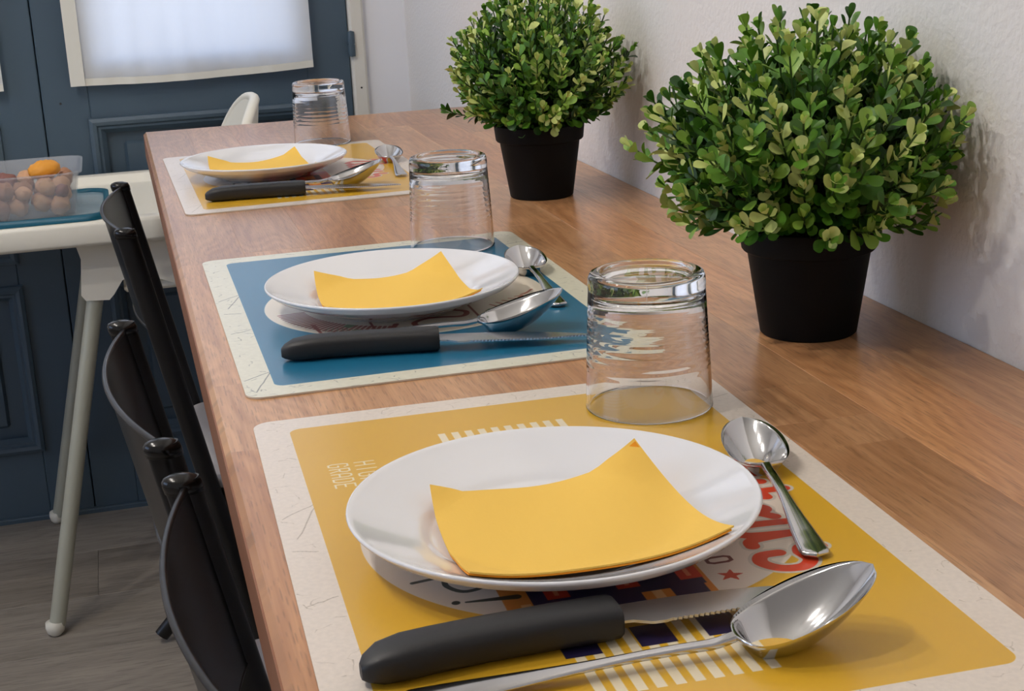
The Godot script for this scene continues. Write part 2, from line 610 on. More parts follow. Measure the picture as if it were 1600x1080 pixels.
func blue_print(k: float) -> ImageTexture:
	var p := Print.new(int(MW * k), int(ML * k), k)
	var cream := rgb(226, 222, 200)
	border(p, cream, rgb(70, 72, 66), 0.8, 57)
	p.rect(0.02, 0.02, MW - 0.02, ML - 0.02, rgb(30, 108, 142), 0.007)
	p.disc(0.1435, 0.212, 0.1095, rgb(238, 226, 206))
	var red := rgb(150, 56, 40)
	# hatched ring segment, ruled lines, script strokes and leaves
	for i in 26:
		var a := 1.9 + i * 0.045
		p.line(Vector2(0.1435 + cos(a) * 0.082, 0.212 + sin(a) * 0.082), Vector2(0.1435 + cos(a) * 0.101, 0.212 + sin(a) * 0.101), 0.0013, 0.0013, rgb(160, 78, 62))
	p.line(Vector2(0.064, 0.262), Vector2(0.068, 0.302), 0.0018, 0.0005, red)
	p.line(Vector2(0.105, 0.2), Vector2(0.105, 0.31), 0.0009, 0.0009, red)
	p.line(Vector2(0.184, 0.2), Vector2(0.184, 0.316), 0.0009, 0.0009, red)
	p.stroke(smooth_stroke([Vector2(0.168, 0.262), Vector2(0.178, 0.272), Vector2(0.172, 0.284), Vector2(0.15, 0.279), Vector2(0.136, 0.287), Vector2(0.134, 0.302), Vector2(0.118, 0.3), Vector2(0.122, 0.286)]), 0.0021, red)
	p.stroke(smooth_stroke([Vector2(0.116, 0.262), Vector2(0.16, 0.258), Vector2(0.17, 0.25)]), 0.0016, red)
	for i in 7:
		p.stroke(smooth_stroke([Vector2(0.2 + i * 0.006, 0.26 - i * 0.004), Vector2(0.206 + i * 0.006, 0.276 - i * 0.008), Vector2(0.198 + i * 0.007, 0.284 - i * 0.009)]), 0.0009, rgb(186, 96, 70))
	for q in [[0.196, 0.277], [0.216, 0.262], [0.088, 0.276], [0.092, 0.292]]:
		p.poly(PackedVector2Array([Vector2(q[0] - 0.004, q[1]), Vector2(q[0], q[1] + 0.006), Vector2(q[0] + 0.006, q[1]), Vector2(q[0], q[1] - 0.005)]), rgb(112, 142, 92))
	for i in 10:
		p.line(Vector2(0.074 + i * 0.003, 0.275 + i * 0.002), Vector2(0.07 + i * 0.004, 0.284 + i * 0.0022), 0.0004, 0.0004, rgb(130, 140, 100))
	return p.texture()

# ------------------------------------------------------------------ shell of the room
func build_room() -> void:
	# floor of long planks laid across the room
	var fl := struct_node("floor", "grey-brown wood plank floor under the table and chairs", "floor")
	var base := MB.new()
	base.box(Vector3((LEFT + WALL) / 2, -0.06, (ENDZ + BACK) / 2), Vector3(WALL - LEFT + 0.3, 0.08, BACK - ENDZ + 0.3))
	obj("screed", base, M.dark_hole, fl)
	var z := ENDZ
	var row := 0
	while z < BACK:
		var pw := minf(0.192, BACK - z)
		var x := LEFT - rng.randf() * 0.9
		while x < WALL:
			var x0 := maxf(x, LEFT)
			var x1 := minf(x + 1.25, WALL)
			if x1 - x0 > 0.02:
				var pl := MB.new()
				plank(pl, Vector3(x0 + 0.0002, -0.02, z + 0.0002), Vector3(x1 - 0.0002, 0.0, z + pw - 0.0002), 0.0005, true, Vector2(rng.randf(), rng.randf()), 1.25, 0.38)
				obj("plank", pl, M.plank[rng.randi() % 4], fl)
			x += 1.25
		z += pw
		row += 1
	var r := MB.new()
	r.box(Vector3(WALL + 0.06, CEIL / 2, (ENDZ + BACK) / 2), Vector3(0.12, CEIL, BACK - ENDZ + 0.24))
	struct("wall_right", r, M.wall, "rough off-white plastered wall beside the table", "wall")
	var b := MB.new()
	b.box(Vector3((LEFT + WALL) / 2, CEIL / 2, BACK + 0.06), Vector3(WALL - LEFT, CEIL, 0.12))
	struct("wall_back", b, M.smooth_wall, "plain white wall behind the viewer", "wall")
	var c := MB.new()
	c.box(Vector3((LEFT + WALL) / 2, CEIL + 0.06, (ENDZ + BACK) / 2), Vector3(WALL - LEFT + 0.24, 0.12, BACK - ENDZ + 0.24))
	struct("ceiling", c, M.ceiling, "plain white ceiling over the room", "ceiling")
	# left wall with a window
	var l := MB.new()
	var wz0 := -1.2
	var wz1 := 0.6
	l.box(Vector3(LEFT - 0.06, 0.45, (ENDZ + BACK) / 2), Vector3(0.12, 0.9, BACK - ENDZ + 0.24))
	l.box(Vector3(LEFT - 0.06, 2.3, (ENDZ + BACK) / 2), Vector3(0.12, 0.4, BACK - ENDZ + 0.24))
	l.box(Vector3(LEFT - 0.06, 1.5, (ENDZ - 0.12 + wz0) / 2), Vector3(0.12, 1.2, wz0 - ENDZ + 0.12))
	l.box(Vector3(LEFT - 0.06, 1.5, (BACK + 0.12 + wz1) / 2), Vector3(0.12, 1.2, BACK - wz1 + 0.12))
	struct("wall_left", l, M.smooth_wall, "white wall with a window to the left of the table", "wall")
	var w := struct_node("window_1", "white framed casement window in the left wall", "window")
	var f := MB.new()
	for zz in [wz0 + 0.03, (wz0 + wz1) / 2, wz1 - 0.03]:
		f.box(Vector3(LEFT - 0.05, 1.5, zz), Vector3(0.05, 1.2, 0.06), 0.004)
	for yy in [0.93, 1.6, 2.07]:
		f.box(Vector3(LEFT - 0.05, yy, (wz0 + wz1) / 2), Vector3(0.05, 0.06, wz1 - wz0), 0.004)
	obj("window_frame", f, M.trim, w)
	for zz in [[wz0 + 0.06, (wz0 + wz1) / 2 - 0.03], [(wz0 + wz1) / 2 + 0.03, wz1 - 0.06]]:
		for yy in [[0.96, 1.57], [1.63, 2.04]]:
			var pn := MB.new()
			pn.box(Vector3(LEFT - 0.05, (yy[0] + yy[1]) / 2, (zz[0] + zz[1]) / 2), Vector3(0.004, yy[1] - yy[0], zz[1] - zz[0]))
			obj("pane", pn, M.pane, w)
	# door wall: piece beside the table, piece on the far left, lintel
	var d := MB.new()
	d.box(Vector3((0.41 + WALL + 0.12) / 2, CEIL / 2, ENDZ - 0.06), Vector3(WALL + 0.12 - 0.41, CEIL, 0.12))
	d.box(Vector3((LEFT - 0.724) / 2, CEIL / 2, ENDZ - 0.06), Vector3(-0.724 - LEFT, CEIL, 0.12))
	d.box(Vector3((0.41 - 0.724) / 2, (2.14 + CEIL) / 2, ENDZ - 0.06), Vector3(0.41 + 0.724, CEIL - 2.14, 0.12))
	struct("wall_front", d, M.smooth_wall, "white wall around the blue double door", "wall")
	var t := struct_node("trim_1", "cream painted door jamb with a screw hole beside the hinge", "trim")
	var tm := MB.new()
	tm.box(Vector3(0.397, 1.07, ENDZ - 0.03), Vector3(0.027, 2.14, 0.09), 0.004)
	obj("jamb", tm, M.trim, t)
	tm = MB.new()
	tm.box(Vector3(-0.711, 1.07, ENDZ - 0.03), Vector3(0.027, 2.14, 0.09), 0.004)
	obj("jamb", tm, M.trim, t)
	tm = MB.new()
	tm.box(Vector3(-0.157, 2.127, ENDZ - 0.03), Vector3(1.081, 0.026, 0.09), 0.004)
	obj("jamb", tm, M.trim, t)
	tm = MB.new()
	tm.box(Vector3(-0.157, 0.003, ENDZ - 0.04), Vector3(1.13, 0.012, 0.1), 0.002)
	obj("threshold", tm, M.door, t)
	var sh := MB.new()
	sh.lathe([Vector2(0.0001, 0), Vector2(0.0017, 0), Vector2(0.0017, 0.001), Vector2(0.0001, 0.001)], Vector3.ZERO, 10)
	var so := obj("screw_hole", sh, M.dark_hole, t)
	so.rotation.x = PI / 2
	so.position = Vector3(0.3975, T - 0.006, ENDZ + 0.0146)
	var bs := MB.new()
	bs.box(Vector3(LEFT / 2 - 0.36, 0.05, ENDZ + 0.007), Vector3(-LEFT - 0.75, 0.1, 0.012), 0.003)
	struct("baseboard_front", bs, M.trim, "white skirting board left of the double door", "baseboard")
	door_leaf("door_1", -0.1565, 0.3825, 1.0, "right leaf of the slate-blue double door with a curtained window")
	door_leaf("door_2", -0.6955, -0.1585, -1.0, "left leaf of the slate-blue double door behind the high chair")

func plank(mb: MB, lo: Vector3, hi: Vector3, e: float, along_x: bool, off: Vector2, ulen: float, vlen: float) -> void:
	# a board with a bevelled top; texture runs along its length in real size
	var k0 := mb.v.size()
	mb.box((lo + hi) / 2, hi - lo, e)
	for i in range(k0, mb.v.size()):
		var p := mb.v[i]
		var a := p.x - lo.x if along_x else p.z - lo.z
		var b := p.z - lo.z if along_x else p.x - lo.x
		b += (hi.y - p.y)
		mb.uv[i] = Vector2(a / ulen, b / vlen) + off

func edge_stave(mb: MB, lo: Vector3, hi: Vector3, off: Vector2, ulen: float, vlen: float) -> void:
	# front board of the table: its outer upper edge is planed off
	var c := 0.0032
	var e := 0.00018
	var pr := PackedVector2Array([Vector2(lo.x, lo.y + c), Vector2(lo.x + c, lo.y), Vector2(hi.x, lo.y), Vector2(hi.x, hi.y - e), Vector2(hi.x - e, hi.y), Vector2(lo.x + c, hi.y), Vector2(lo.x, hi.y - c)])
	mb.extrude(pr, lo.z, hi.z, func(p: Vector2, h: float) -> Vector3: return Vector3(p.x, p.y, h))
	for i in mb.v.size():
		var p := mb.v[i]
		mb.uv[i] = Vector2((p.z - lo.z) / ulen, (p.x - lo.x + hi.y - p.y) / vlen) + off

func door_leaf(called: String, x0: float, x1: float, hand: float, label: String) -> void:
	var d := struct_node(called, label, "door")
	var zc := ENDZ - 0.0225
	var th := 0.045
	var s := 0.078
	var gx0 := x0 + s
	var gx1 := x1 - s
	var parts := [["stile", x0 + s / 2, 1.056, s, 2.1], ["stile", x1 - s / 2, 1.056, s, 2.1], ["rail", (x0 + x1) / 2, 0.072, x1 - x0 - 2 * s, 0.13], ["rail", (x0 + x1) / 2, 0.762, x1 - x0 - 2 * s, 0.086], ["rail", (x0 + x1) / 2, 0.462, x1 - x0 - 2 * s, 0.05], ["rail", (x0 + x1) / 2, 2.05, x1 - x0 - 2 * s, 0.11]]
	for p in parts:
		var m := MB.new()
		m.box(Vector3(p[1], p[2], zc), Vector3(p[3], p[4], th), 0.0015)
		obj(p[0], m, M.door, d)
	for y in [[0.137, 0.437], [0.487, 0.719]]:
		var m := MB.new()
		m.box(Vector3((gx0 + gx1) / 2, (y[0] + y[1]) / 2, zc - 0.006), Vector3(gx1 - gx0, y[1] - y[0], 0.02))
		var f := MB.new()
		f.box(Vector3((gx0 + gx1) / 2, (y[0] + y[1]) / 2, zc + 0.004), Vector3(gx1 - gx0 - 0.1, y[1] - y[0] - 0.08, 0.012), 0.005)
		var pn := obj("panel", m, M.door, d)
		obj("raised_field", f, M.door, pn)
		moulding(pn, gx0, gx1, y[0], y[1])
	# glazed opening with its bead
	var g := MB.new()
	g.box(Vector3((gx0 + gx1) / 2, 1.4, zc), Vector3(gx1 - gx0, 1.19, 0.004))
	var pane := obj("pane", g, M.pane, d)
	moulding(pane, gx0, gx1, 0.805, 1.995)
	for k in 3:
		# added rounded bumps, standing in for grey shade low on the curtain
		var r := MB.new()
		var cx: float = gx0 + [0.085, 0.18, 0.312][k] * hand if hand > 0 else gx1 - [0.085, 0.18, 0.312][k]
		var pts := []
		for q in 13:
			var a := PI * q / 12.0
			pts.append(Vector3(cx + cos(a) * [0.022, 0.024, 0.03][k], 0.806 + sin(a) * 0.016, ENDZ + 0.002))
		r.tube(pts, 0.006, 0.006, 8)
		r.box(Vector3(cx, 0.812, ENDZ + 0.002), Vector3(0.04, 0.014, 0.01), 0.003)
		obj("shade_bump", r, M.bump_grey, d)
	if hand > 0:
		var h := MB.new()
		h.lathe([Vector2(0.0005, 0), Vector2(0.0062, 0.001), Vector2(0.0068, 0.021), Vector2(0.005, 0.022), Vector2(0.0068, 0.023), Vector2(0.0064, 0.044), Vector2(0.0005, 0.046)], Vector3(0.3845, T + 0.05, ENDZ + 0.0175), 14)
		obj("hinge", h, M.door, d)
	else:
		var kb := MB.new()
		kb.lathe([Vector2(0.0005, 0), Vector2(0.012, 0.0), Vector2(0.01, 0.03), Vector2(0.024, 0.045), Vector2(0.022, 0.062), Vector2(0.0005, 0.068)], Vector3.ZERO, 20)
		var ko := obj("knob", kb, M.fitting, d)
		ko.rotation.x = PI / 2
		ko.position = Vector3(x1 - 0.045, 1.02, ENDZ)
	if hand < 0:
		var stop := MB.new()
		stop.box(Vector3(x1, 1.056, zc - 0.03), Vector3(0.05, 2.1, 0.014), 0.003)
		obj("closing_strip", stop, M.door, d)
		return
	var hole := MB.new()
	hole.lathe([Vector2(0.0001, 0), Vector2(0.002, 0), Vector2(0.002, 0.0006), Vector2(0.0001, 0.0006)], Vector3.ZERO, 10)
	var ho := obj("screw_hole", hole, M.dark_hole, d)
	ho.rotation.x = PI / 2
	ho.position = Vector3(x0 + 0.03 if hand > 0 else x1 - 0.03, T + 0.004, ENDZ)

func moulding(parent: Node, x0: float, x1: float, y0: float, y1: float) -> void:
	# stepped bead round an opening, four mitred lengths
	var prof := [Vector2(-0.006, 0.0), Vector2(-0.005, 0.008), Vector2(0.001, 0.011), Vector2(0.007, 0.009), Vector2(0.01, 0.004), Vector2(0.014, 0.004), Vector2(0.018, -0.001), Vector2(0.022, -0.006)]
	var m := MB.new()
	var cs := [Vector2(x0, y0), Vector2(x1, y0), Vector2(x1, y1), Vector2(x0, y1)]
	var ins := [Vector2(1, 1), Vector2(-1, 1), Vector2(-1, -1), Vector2(1, -1)]
	for k in 4:
		var j := (k + 1) % 4
		for i in prof.size() - 1:
			var a: Vector2 = prof[i]
			var b: Vector2 = prof[i + 1]
			var f := func(c: int, q: Vector2) -> Vector3:
				var p: Vector2 = cs[c] + ins[c] * q.x
				return Vector3(p.x, p.y, ENDZ + q.y)
			var mid: Vector2 = (ins[k] + ins[j]) * 0.5
			m.face([f.call(k, a), f.call(j, a), f.call(j, b), f.call(k, b)], Vector3(mid.x * (a.y - b.y), mid.y * (a.y - b.y), b.x - a.x))
	obj("moulding", m, M.door, parent)

func build_curtain() -> void:
	# two white net curtains hung on the door windows
	var spec := [[-0.105, 0.313, "white curtain with a hemmed edge hanging on the door window", 0.784], [-0.64, -0.215, "white curtain at the photo's left edge on the left door leaf", 0.781]]
	for s in spec:
		var t := thing("curtain", s[2], "curtain", Vector3(0, 0, ENDZ + 0.022), 0.0, "curtains on the door windows")
		var mid := MB.new()
		var rows := []
		var hemL := []
		var hemB := []
		var fold := noise(3, 2.2, 2)
		for i in 41:
			var y := lerpf(1.96, s[3], i / 40.0)
			var r := PackedVector3Array()
			for j in 61:
				var x := lerpf(s[0], s[1], j / 60.0)
				var sw := 0.0 if i < 30 else (i - 30) / 10.0
				var zz := 0.0016 * sin(x * 62.0 + 1.0) + 0.003 * fold.get_noise_2d(x * 9.0, y * 0.4)
				zz += 0.004 * sw * sin(x * 30.0)
				var dy: float = -0.006 * sw * sin((x - s[0]) / (s[1] - s[0]) * PI) * 0.8 + 0.004 * sw * (x - s[0]) / (s[1] - s[0])
				r.append(Vector3(x, y + dy, zz))
			rows.append(r)
		mid.grid(rows)
		obj("cloth", mid, M.curtain, t)
		# doubled hem along the left side and the bottom
		var hb := MB.new()
		var rr := []
		for i in [37, 38, 39, 40]:
			var r := PackedVector3Array()
			for p in rows[i]:
				r.append(p + Vector3(0, 0, 0.0012))
			rr.append(r)
		var yb := []
		for q in 2:
			var r := PackedVector3Array()
			for p in rows[40]:
				r.append(Vector3(p.x, p.y + (0.012 if q == 0 else -0.0004), p.z + 0.0014))
			yb.append(r)
		hb.grid(yb)
		obj("bottom_hem", hb, M.hem, t)
		var hl := MB.new()
		var yl := []
		for i in rows.size():
			var r := PackedVector3Array()
			for q in 2:
				var p: Vector3 = rows[i][0]
				r.append(Vector3(p.x + (0.024 if q == 1 else -0.0003), p.y, p.z + 0.0012))
			yl.append(r)
		hl.grid(yl)
		obj("side_hem", hl, M.hem, t)
		var rod := MB.new()
		rod.tube([Vector3(s[0] - 0.01, 1.962, 0.0), Vector3(s[1] + 0.01, 1.962, 0.0)], 0.006, 0.006, 10)
		obj("rod", rod, M.fitting, t)

# ------------------------------------------------------------------ table
func build_table() -> void:
	var t := thing("table", "long narrow wooden table against the wall laid with three placemats", "table")
	var z0 := -1.612
	var z1 := 0.46
	var rows := 8
	var w := (WALL - 0.001) / rows
	for i in rows:
		var z := z0
		var first := true
		while z < z1:
			var ln := rng.randf_range(0.34, 0.78)
			if first:
				ln *= rng.randf_range(0.35, 1.0)
				first = false
			var ze := minf(z + ln, z1)
			if z1 - ze < 0.12:
				ze = z1
			var mb := MB.new()
			var lo := Vector3(i * w, T - 0.036, z)
			var hi := Vector3((i + 1) * w, T, ze)
			if i == 0:
				edge_stave(mb, lo, hi, Vector2(rng.randf(), rng.randf()), 0.62, 0.19)
			else:
				plank(mb, lo, hi, 0.00018, false, Vector2(rng.randf(), rng.randf()), 0.62, 0.19)
			obj("stave", mb, M.stave[rng.randi() % 6], t)
			z = ze
	var band := MB.new()  # thin strip, darker than the staves, covering their outer side
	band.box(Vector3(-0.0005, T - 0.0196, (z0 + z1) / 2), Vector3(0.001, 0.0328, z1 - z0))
	tag(obj("side_strip", band, M.table_edge, t), "dark brown strip over the side face")
	var ap := MB.new()
	ap.box(Vector3(WALL - 0.022, T - 0.07, (z0 + z1) / 2), Vector3(0.04, 0.066, z1 - z0), 0.003)
	obj("wall_rail", ap, M.table_edge, t)
	for z in [-1.5, -0.86, 0.36]:
		var lg := MB.new()
		lg.box(Vector3(0.4, (T - 0.037) / 2, z), Vector3(0.12, T - 0.038, 0.04), 0.003)
		obj("leg", lg, M.table_edge, t)

# ------------------------------------------------------------------ things on the table
func rounded_rect(w: float, h: float, r: float, seg := 6) -> PackedVector2Array:
	var out := PackedVector2Array()
	for q in [[w - r, r, -PI / 2], [w - r, h - r, 0.0], [r, h - r, PI / 2], [r, r, PI]]:
		for i in seg + 1:
			var a: float = q[2] + (PI / 2) * i / seg
			out.append(Vector2(q[0] + cos(a) * r, q[1] + sin(a) * r))
	return out

func placemat(x0: float, z0: float, turn: float, tex: Texture2D, label: String, group: String) -> void:
	var t := thing("placemat", label, "placemat", Vector3(x0, T, z0), turn, group)
	var poly := rounded_rect(MW, ML, 0.011)
	var body := MB.new()
	body.extrude(poly, 0.0002, 0.0012, func(p: Vector2, h: float) -> Vector3: return Vector3(p.x, h, p.y))
	obj("backing", body, M.mat_edge, t)
	var top := MB.new()
	var ti := Geometry2D.triangulate_polygon(poly)
	for k in range(0, ti.size(), 3):
		var a := poly[ti[k]]
		var b := poly[ti[k + 1]]
		var c := poly[ti[k + 2]]
		if (b - a).cross(c - a) < 0.0:
			var s := b; b = c; c = s
		var q := [a, b, c]
		var P := []
		var U := []
		for p in q:
			P.append(Vector3(p.x, 0.00135, p.y))
			U.append(Vector2(p.x / MW, p.y / ML))
		var nn: Vector3 = (P[2] - P[0]).cross(P[1] - P[0])
		if nn.y < 0:
			top.tri(P[0], P[2], P[1], U[0], U[2], U[1])
		else:
			top.tri(P[0], P[1], P[2], U[0], U[1], U[2])
	var m := mat(Color.WHITE, 0.3)
	m.albedo_texture = tex
	m.clearcoat_enabled = true
	m.clearcoat = 0.3
	m.clearcoat_roughness = 0.22
	obj("printed_face", top, m, t)

func plate_height(r: float) -> float:
	# upper face of the plate at radius r
	if r < 0.058:
		return 0.0062
	var t := clampf((r - 0.058) / (0.0975 - 0.058), 0, 1)
	return 0.0062 + 0.0155 * (t * 0.72 + 0.28 * t * t) - 0.0 + 0.0012 * smoothstep(0.0, 0.18, t)

func plate_mesh() -> MB:
	var mb := MB.new()
	var prof := []
	for i in 9:
		var r := 0.0001 + 0.058 * i / 8.0
		prof.append(Vector2(r, plate_height(r)))
	for i in range(1, 17):
		var r := 0.058 + 0.0387 * i / 16.0
		prof.append(Vector2(r, plate_height(r)))
	prof.append(Vector2(0.0975, 0.0222))
	prof.append(Vector2(0.0979, 0.0214))
	prof.append(Vector2(0.0974, 0.0204))
	for i in range(15, -1, -1):
		var r := 0.054 + 0.0425 * i / 16.0
		prof.append(Vector2(r, maxf(0.0024, plate_height(r) - 0.0042)))
	prof.append(Vector2(0.053, 0.0))
	prof.append(Vector2(0.05, 0.0))
	prof.append(Vector2(0.049, 0.002))
	prof.append(Vector2(0.0001, 0.002))
	mb.lathe(prof, Vector3.ZERO, 96)
	return mb

func napkin_mesh(half: Vector2, turn: float, lifts: Array, off: Vector2, y0: float, th: float) -> MB:
	# lifts: raised height of the corners (-,-), (+,-), (+,+), (-,+); the sheet lies on the plate
	var n := 20
	var top := []
	var bot := []
	for i in n + 1:
		var a := PackedVector3Array()
		var b := PackedVector3Array()
		for j in n + 1:
			var s := lerpf(-1, 1, j / float(n))
			var q := lerpf(-1, 1, i / float(n))
			var p := Vector2(s * half.x, q * half.y).rotated(turn) + off
			var y := maxf(plate_height(p.length()), 0.0062) + 0.0012 + y0
			# paper bridges the dip between its corners
			y = maxf(y, 0.0075 + y0)
			var k := 0
			for c in [Vector2(-1, -1), Vector2(1, -1), Vector2(1, 1), Vector2(-1, 1)]:
				var d := maxf(0.0, 1.0 - Vector2((s - c.x) * 0.5, (q - c.y) * 0.5).length() / 0.62)
				y += lifts[k] * d * d
				p -= c.rotated(turn) * lifts[k] * d * d * 0.9
				k += 1
			y += 0.0007 * sin(s * 4.0 + q * 2.0)
			a.append(Vector3(p.x, y + th, p.y))
			b.append(Vector3(p.x, y, p.y))
		top.append(a)
		bot.append(b)
	var mb := MB.new()
	mb.grid(top)
	mb.grid(bot, false, true)
	for e in [[0, 1], [1, 1], [2, 1], [3, 1]]:
		var r0 := PackedVector3Array()
		var r1 := PackedVector3Array()
		for k in n + 1:
			var i: int = [0, k, n, k][e[0]]
			var j: int = [k, n, k, 0][e[0]]
			r0.append(top[i][j])
			r1.append(bot[i][j])
		mb.grid([r0, r1], false, e[0] == 0 or e[0] == 1)
	return mb

func place_plate(c: Vector2, napkin_turn: float, off: Vector2, half: Vector2, lifts: Array, plabel: String, nlabel: String) -> void:
	var p := obj("plate", plate_mesh(), M.china)
	p.position = Vector3(c.x, T + 0.0014, c.y)
	tag(p, plabel, "plate", "white plates on the placemats")
	var t := thing("napkin", nlabel, "napkin", Vector3(c.x, T + 0.0014, c.y), 0.0, "yellow napkins on the plates")
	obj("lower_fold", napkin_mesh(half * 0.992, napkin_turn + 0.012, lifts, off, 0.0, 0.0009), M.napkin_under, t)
	obj("upper_fold", napkin_mesh(half, napkin_turn, lifts, off, 0.0011, 0.0009), M.napkin, t)

func glass_mesh() -> MB:
	# straight-sided tumbler standing on its rim, thick base upward, fine rings round the wall
	var mb := MB.new()
	var prof := []
	# outside, from the rim up
	prof.append(Vector2(0.0374, 0.0))
	prof.append(Vector2(0.0381, 0.0007))
	for i in 61:
		var h := lerpf(0.002, 0.068, i / 60.0)
		var r := lerpf(0.0379, 0.0348, pow(h / 0.068, 1.15))
		if h > 0.024 and h < 0.064:
			r += 0.00008 * sin((h - 0.024) / 0.0048 * TAU)
		prof.append(Vector2(r, h))
	for q in [[0.0346, 0.071], [0.0347, 0.076], [0.0343, 0.0795], [0.0333, 0.0815], [0.031, 0.0824], [0.0285, 0.0822], [0.0268, 0.081], [0.0255, 0.0799], [0.02, 0.0795], [0.0001, 0.0794]]:
		prof.append(Vector2(q[0], q[1]))
	# inside, from the middle of the base down to the rim
	for q in [[0.0001, 0.0705], [0.02, 0.0702], [0.028, 0.0692], [0.0312, 0.067], [0.0324, 0.063]]:
		prof.append(Vector2(q[0], q[1]))
	for i in 16:
		var h := lerpf(0.058, 0.003, i / 15.0)
		prof.append(Vector2(lerpf(0.0362, 0.0329, pow(h / 0.068, 1.15)), h))
	prof.append(Vector2(0.0364, 0.0006))
	mb.lathe(prof, Vector3.ZERO, 72, true)
	return mb

func oval_ring(at: Vector3, w: float, thick: float, depth: float, seg := 28) -> PackedVector3Array:
	# section of a spoon: a shell that dips by depth in the middle; local axes x across (z), y up
	var r := PackedVector3Array()
	var h := seg / 2
	for k in h + 1:
		var s := lerpf(-1, 1, k / float(h))
		r.append(at + Vector3(0, -depth * (1.0 - s * s) + thick * 0.5 * sqrt(maxf(0.0, 1.0 - pow(absf(s), 6.0))), s * w))
	for k in range(1, h):
		var s := lerpf(1, -1, k / float(h))
		r.append(at + Vector3(0, -depth * (1.0 - s * s) - thick * 0.5 * sqrt(maxf(0.0, 1.0 - pow(absf(s), 6.0))), s * w))
	return r

func spoon(label: String, at: Vector3, turn: float, ln: float, bowl_l: float, bowl_w: float, tip: float, neck: float, end: float, hw: float, group: String) -> void:
	# lies along +x from its handle end; heights of handle end, neck and bowl tip are given
	var t := thing("spoon", label, "spoon", at, turn, group)
	var nx := ln - bowl_l
	var cv := Curve2D.new()
	cv.add_point(Vector2(0, end), Vector2.ZERO, Vector2(ln * 0.2, 0.0))
	cv.add_point(Vector2(nx - 0.012, neck), Vector2(-ln * 0.16, 0.001), Vector2(0.012, -0.001))
	cv.add_point(Vector2(ln, tip), Vector2(-bowl_l * 0.45, -(tip - neck) * 0.45 + 0.001), Vector2.ZERO)
	var ht := func(x: float) -> float:
		var pts := cv.tessellate(5, 1)
		for i in pts.size() - 1:
			if pts[i + 1].x >= x:
				var f: float = clampf((x - pts[i].x) / maxf(pts[i + 1].x - pts[i].x, 1e-9), 0, 1)
				return lerpf(pts[i].y, pts[i + 1].y, f)
		return pts[pts.size() - 1].y
	var rows := []
	for i in 41:
		var q := i / 40.0
		var x := nx * q
		var w := lerpf(hw, 0.0026, smoothstep(0.0, 0.72, q))
		if q < 0.06:
			w *= sqrt(1.0 - pow(1.0 - q / 0.06, 2.0)) * 0.94 + 0.06
		rows.append(oval_ring(Vector3(x, ht.call(x), 0), w, lerpf(0.0019, 0.0034, smoothstep(0.3, 0.95, q)), -0.0007 * (1.0 - q)))
	var h := MB.new()
	h.loft(rows)
	obj("handle", h, M.steel, t)
	rows = []
	var deep := bowl_w * 0.42
	for i in 45:
		var q := i / 44.0
		var x := nx + bowl_l * q
		var e := clampf(2.0 * pow(q, 0.86) - 1.0, -1, 1)
		var w := bowl_w * 0.5 * pow(maxf(0.0, 1.0 - pow(absf(e), 2.15)), 0.5)
		w = maxf(w, 0.0026 if q < 0.3 else 0.0004)
		var d := deep * pow(maxf(0.0, 1.0 - pow(absf(2.0 * q - 0.92) / 1.08, 2.0)), 0.9)
		d *= smoothstep(0.0, 0.16, q)
		rows.append(oval_ring(Vector3(x, ht.call(x), 0), w, lerpf(0.0026, 0.0014, smoothstep(0.0, 0.2, q)), d, 36))
	var b := MB.new()
	b.loft(rows)
	obj("bowl", b, M.steel, t)

func knife(label: String, at: Vector3, turn: float) -> void:
	# black handle along +x, serrated blade with its teeth towards +z
	var t := thing("table_knife", label, "knife", at, turn, "black-handled table knives")
	var rows := []
	var sect := [[0.0, 0.003, 0.003, 0.006, 0.004], [0.002, 0.0062, 0.0045, 0.0064, 0.003], [0.008, 0.0094, 0.0068, 0.007, 0.0018], [0.018, 0.0108, 0.0076, 0.0078, 0.0012], [0.03, 0.0104, 0.0077, 0.008, 0.0003], [0.05, 0.0101, 0.0078, 0.008, -0.0006], [0.08, 0.0103, 0.0078, 0.008, -0.0006], [0.1, 0.0108, 0.0077, 0.008, 0.0], [0.1065, 0.0106, 0.0074, 0.008, 0.0], [0.108, 0.0096, 0.0064, 0.008, 0.0]]
	for s in sect:
		var r := PackedVector3Array()
		for j in 28:
			var a := TAU * j / 28
			var cx := cos(a)
			var sy := sin(a)
			r.append(Vector3(s[0], s[3] + s[2] * signf(sy) * pow(absf(sy), 0.62), s[4] + s[1] * signf(cx) * pow(absf(cx), 0.62)))
		rows.append(r)
	var h := MB.new()
	h.loft(rows)
	obj("handle", h, M.handle, t)
	var p := PackedVector2Array()
	p.append(Vector2(0.104, -0.0088))
	for i in 11:
		var q := i / 10.0
		p.append(Vector2(lerpf(0.125, 0.211, q), lerpf(-0.0092, 0.004, pow(q, 2.6))))
	p.append(Vector2(0.2118, 0.0058))
	var n := 34
	for i in n:
		var q := i / float(n)
		var x := lerpf(0.209, 0.128, q)
		var z := lerpf(0.0064, 0.0104, smoothstep(0.0, 0.45, q))
		p.append(Vector2(x, z))
		p.append(Vector2(x - 0.0012, z - 0.0009))
	p.append(Vector2(0.126, 0.0106))
	p.append(Vector2(0.12, 0.0102))
	p.append(Vector2(0.113, 0.0062))
	p.append(Vector2(0.104, 0.0058))
	var b := MB.new()
	b.extrude(p, -0.0006, 0.0006, func(q: Vector2, y: float) -> Vector3: return Vector3(q.x, 0.0076 + y - (q.x - 0.108) * 0.03, q.y))
	obj("blade", b, M.blade, t)

